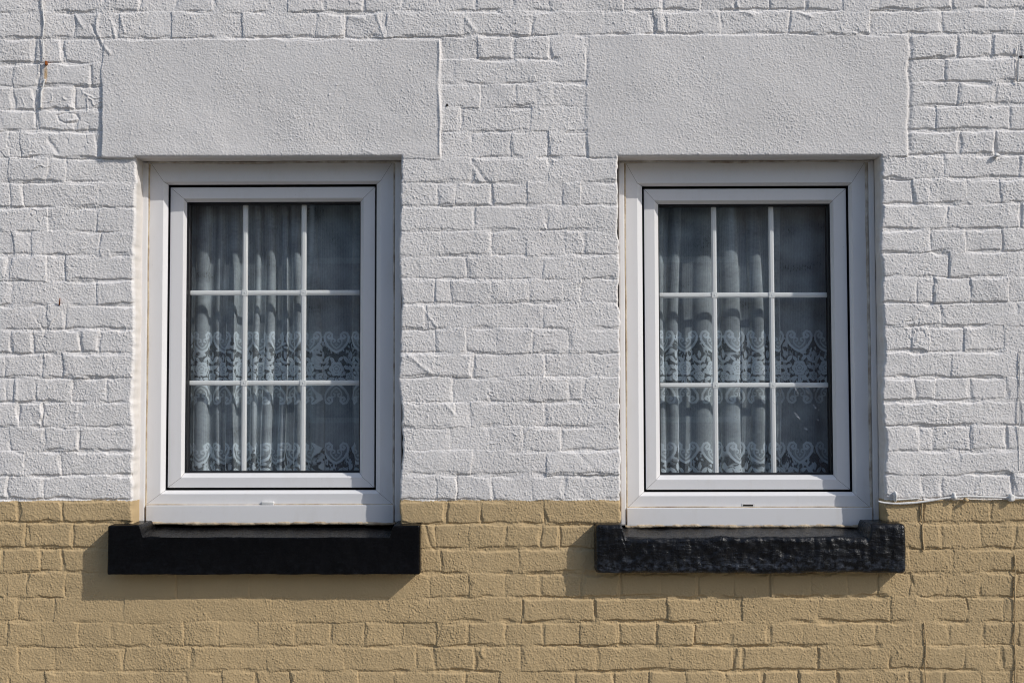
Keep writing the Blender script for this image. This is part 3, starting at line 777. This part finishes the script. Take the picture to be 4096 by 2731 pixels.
make_curtain(0, [(0.122, 0.104, 0.020, 0.0125, 0.0115), (0.20, 0.19, 0.010, 0.010, 0.004), (0.270, 0.262, 0.019, 0.0090, 0.0085), (0.389, 0.381, 0.017, 0.0060, 0.0058),
                 (0.458, 0.446, 0.022, 0.0088, 0.0088), (0.535, 0.520, 0.017, 0.0062, 0.0060), (0.586, 0.612, 0.022, 0.0092, 0.0085), (0.66, 0.705, 0.010, 0.012, 0.010),
                 (0.785, 0.80, 0.006, 0.030, 0.0), (0.90, 0.915, 0.011, 0.012, 0.008)],
             'white lace net curtain gathered in narrow folds behind the window with the drain cap')
make_curtain(1, [(0.085, 0.085, 0.014, 0.010, 0.008), (0.172, 0.142, 0.018, 0.0105, 0.0098), (0.312, 0.305, 0.013, 0.022, 0.008), (0.440, 0.455, 0.020, 0.0165, 0.0150),
                 (0.575, 0.590, 0.017, 0.0120, 0.0112), (0.690, 0.660, 0.020, 0.0090, 0.0088), (0.835, 0.835, 0.009, 0.030, 0.006)],
             'white lace net curtain in wide soft folds behind the window with the open drain slot')

# ------------------------------------------------------------------ cables, nails and other small things on the wall
def wall_pts(px, y): return [(*(lambda a: (a[0], y, a[1]))(P(u, v, y)),) for u, v in px]
def smooth_px(px, n=60):
    px = np.array(px, float); t = np.concatenate([[0], np.cumsum(np.hypot(*np.diff(px, axis=0).T))]); q = np.linspace(0, t[-1], n)
    k = np.ones(5) / 5
    o = np.stack([np.interp(q, t, px[:, 0]), np.interp(q, t, px[:, 1])], -1)
    for c in range(2): o[2:-2, c] = np.convolve(o[:, c], k, 'valid')
    return o
jit = lambda n, s, a: a * noise1(n, 2.5, s)
pp = smooth_px([(3512, 2004), (3530, 2010), (3590, 2014), (3660, 2010), (3720, 2002), (3790, 1990), (3862, 1984), (3950, 1987), (4045, 1990), (4200, 1996), (4420, 2002)], 110)
pts = wall_pts(pp, -0.0075)
bm = bmesh.new(); tube(bm, pts, list(0.0034 + jit(110, 400, 0.0003)), 9)
cab = mesh_bm('cable', bm, M['cable'], None, True)
tag(cab, 'white painted cable running along the colour change to the right of the windows', 'cable')
def blob(name, px, r, mat, parent=None, sq=(1, 1, 1), y=-0.006, seed=1):
    x, z = P(*px, y)
    bm = bmesh.new(); bmesh.ops.create_icosphere(bm, subdivisions=3, radius=r)
    rr_ = random.Random(seed)
    ph = [rr_.uniform(0, 6) for _ in range(6)]
    for v in bm.verts:
        k = 1 + 0.14 * math.sin(v.co.x / r * 3 + ph[0]) + 0.12 * math.sin(v.co.z / r * 4 + ph[1]) + 0.1 * math.sin(v.co.y / r * 5 + ph[2])
        v.co = Vector((v.co.x * sq[0] * k + x, v.co.y * sq[1] * k + y, v.co.z * sq[2] * k + z))
    return mesh_bm(name, bm, mat, parent, True)
blob('cable_clip', (3815, 1985), 0.0088, M['cable'], cab, (1, 1, 1.15), -0.008, 3)
blob('cable_clip', (4046, 1990), 0.0098, M['cable'], cab, (1, 1, 1.2), -0.009, 5)
pp = smooth_px([(3572, 1998), (3600, 1998), (3640, 1995), (3678, 1991)], 30)
bm = bmesh.new(); tube(bm, wall_pts(pp, -0.003), 0.0024, 8); tag(mesh_bm('cable_stub', bm, M['cable'], None, True), 'short painted cable end just above the long white cable', 'cable')
tag(blob('painted_nail', (3581, 1984), 0.0085, M['cable'], None, (0.8, 1.0, 1.6), -0.007, 8), 'white painted lump of a nail above the cable beside the window', 'nail')
tag(blob('painted_nail', (3864, 1999), 0.0075, M['beige_cable'], None, (1.1, 1, 1), -0.007, 9), 'beige painted nail head directly under the white cable', 'nail')
tag(blob('painted_nail', (3988, 622), 0.0078, M['cable'], None, (1.1, 1, 0.9), -0.006, 10), 'white painted nail head on the upper right brickwork', 'nail')
def cord(px, y, r, mat, name, label, n=70, seed=0):
    pp = smooth_px(px, n); pp[:, 0] += jit(n, 410 + seed, 1.4)
    bm = bmesh.new(); tube(bm, wall_pts(pp, y), list(r * (1 + 0.18 * noise1(n, 2.5, 430 + seed))), 8)
    o = mesh_bm(name, bm, mat, None, True); tag(o, label, 'wire'); return o
cord([(3686, 2006), (3688, 2080), (3689, 2150), (3692, 2199)], -0.0045, 0.0030, M['beige_cable'], 'thin_wire', 'short beige painted wire hanging below the white cable', 40, 1)
cord([(3698, 2490), (3702, 2560), (3700, 2640), (3706, 2740), (3708, 2900)], -0.0025, 0.0020, M['beige_cable'], 'thin_wire', 'thin beige painted wire low on the wall beneath the worn sill', 50, 2)
cord([(4060, 2222), (4062, 2300), (4059, 2400), (4062, 2480), (4056, 2560), (4061, 2660), (4058, 2740), (4058, 2900)], -0.0034, 0.0021, M['beige_cable'], 'thin_wire', 'long beige painted wire at the right edge of the photo', 70, 3)
cord([(4076, 180), (4072, 230), (4074, 262), (4073, 330)], -0.004, 0.0022, M['cable'], 'thin_wire', 'short white painted wire by a black hole at the upper right', 40, 4)
cord([(4082, 1400), (4079, 1500), (4080, 1560), (4076, 1700), (4075, 1800), (4073, 1880)], -0.0022, 0.0013, M['cable'], 'thin_wire', 'white painted wire on the white brickwork above the cable at the right edge', 60, 5)
cord([(172, -40), (168, 20), (176, 90), (172, 160), (177, 236)], -0.0045, 0.0021, M['cable'], 'thin_wire', 'white painted wire above the rusty nail', 50, 6)
cord([(178, 318), (168, 370), (160, 432)], -0.004, 0.0026, M['cable'], 'thin_wire', 'white painted wire below the rusty nail', 30, 7)
nl = blob('rusty_nail', (186, 254), 0.0055, M['rust'], None, (0.8, 1.1, 1.2), -0.004, 12); tag(nl, 'rusty nail with an orange stain on the upper left brickwork', 'nail')
x, z = P(239, 1206, -0.006)
bm = bmesh.new(); tube(bm, [(x - 0.004, 0.0, z - 0.012), (x, -0.007, z + 0.0), (x + 0.003, -0.012, z + 0.010)], [0.0022, 0.002, 0.0016], 8)
tag(mesh_bm('bent_nail', bm, M['rust'], None, True), 'small bent brown nail on the white wall left of the windows', 'nail')
tag(blob('wall_hole', (1788, 421), 0.0034, M['dark'], None, (1, 0.5, 1), -0.0015, 14), 'tiny black drill hole between the two rendered panels', 'hole')
tag(blob('wall_hole', (4082, 229), 0.0046, M['dark'], None, (1, 0.5, 1), -0.0055, 15), 'small black hole beside the short wire at the upper right', 'hole')

# ------------------------------------------------------------------ room behind, street in front, house opposite (seen in the glass)
bm = bmesh.new()
ry0, ry1, rx, rz0, rz1 = TH + 0.002, 3.4, 2.6, 0.05, 2.65
c = [(-rx, ry0, rz0), (rx, ry0, rz0), (rx, ry1, rz0), (-rx, ry1, rz0), (-rx, ry0, rz1), (rx, ry0, rz1), (rx, ry1, rz1), (-rx, ry1, rz1)]
v = [bm.verts.new(p) for p in c]
for f in ((0, 3, 2, 1), (4, 5, 6, 7), (1, 2, 6, 5), (2, 3, 7, 6), (3, 0, 4, 7)): bm.faces.new([v[i] for i in f])
tag(mesh_bm('room', bm, M['room']), kind='structure')
def flat(name, x0, x1, y0, y1, z, col, col2, sc):
    m = Mat(name + '_surface'); m.set(0.9, 0.2, m.mix(m.noise(sc, 6), col, col2)); m.bump(m.noise(180.0), 0.004)
    bm = bmesh.new(); bm.faces.new([bm.verts.new(p) for p in ((x0, y0, z), (x1, y0, z), (x1, y1, z), (x0, y1, z))])
    return tag(mesh_bm(name, bm, m.m), kind='structure')
flat('ground', -250, 250, -250, 250, -0.16, (0.10, 0.11, 0.07), (0.14, 0.13, 0.09), 0.4)
def slab(name, x0, x1, y0, y1, z0, z1, col, col2, sc):
    m = Mat(name + '_surface'); m.set(0.9, 0.2, m.mix(m.noise(sc, 6), col, col2)); m.bump(m.noise(160.0), 0.004)
    bm = bmesh.new(); box(bm, x0, x1, y0, y1, z0, z1)
    return tag(mesh_bm(name, bm, m.m), kind='structure')
slab('pavement', -60, 60, -2.2, 0.30, -0.5, -0.002, (0.24, 0.232, 0.22), (0.19, 0.183, 0.175), 2.0)
flat('road', -60, 60, -9.0, -2.2, -0.13, (0.065, 0.065, 0.068), (0.045, 0.045, 0.047), 3.0)
slab('far_pavement', -60, 60, -11.0, -9.0, -0.5, -0.003, (0.32, 0.31, 0.30), (0.26, 0.25, 0.24), 2.0)
m = Mat('opposite_brick'); m.set(0.9, 0.2, m.mix(m.noise(30.0), (0.27, 0.15, 0.10), (0.20, 0.11, 0.08)))
m2 = Mat('slate_roof'); m2.set(0.7, 0.3, m2.mix(m2.noise(12.0), (0.06, 0.06, 0.065), (0.09, 0.085, 0.08)))
m3 = Mat('opposite_glass'); m3.set(0.1, 0.5, m3.mix(m3.noise(2.0), (0.02, 0.022, 0.025), (0.03, 0.03, 0.035)))
hs = empty('terraced_house', (0, -13.0, 0))
tag(hs, 'brick terraced house with a slate roof across the street', 'house', kind='thing')
bm = bmesh.new(); box(bm, -9, 9, -19, -13.0, -0.2, 5.2); mesh_bm('wall', bm, m.m, hs)
bm = bmesh.new()
pr = [(-12.6, 5.15), (-16, 7.6), (-19.4, 5.15), (-19.4, 5.0), (-12.6, 5.0)]
a = [bm.verts.new((-9.3, y, z)) for y, z in pr]; b = [bm.verts.new((9.3, y, z)) for y, z in pr]
for i in range(5): bm.faces.new((a[i], a[(i + 1) % 5], b[(i + 1) % 5], b[i]))
bm.faces.new(a); bm.faces.new(b); roof = mesh_bm('roof', bm, m2.m, hs)
bm = bmesh.new(); box(bm, -0.6, 0.6, -16.5, -15.5, 6.8, 8.8); mesh_bm('chimney', bm, m.m, roof)
for x in (-6.5, -2.6, 2.6, 6.5):
    for z in (0.9, 3.3):
        bm = bmesh.new(); box(bm, x - 0.6, x + 0.6, -12.99, -12.93, z, z + 1.3); w = mesh_bm('window', bm, M['upvc'], hs)
        bm = bmesh.new(); box(bm, x - 0.52, x + 0.52, -12.925, -12.91, z + 0.08, z + 1.22); mesh_bm('pane', bm, m3.m, w)
bm = bmesh.new(); box(bm, -0.45, 0.45, -12.99, -12.93, 0, 2.1); mesh_bm('door', bm, m2.m, hs)
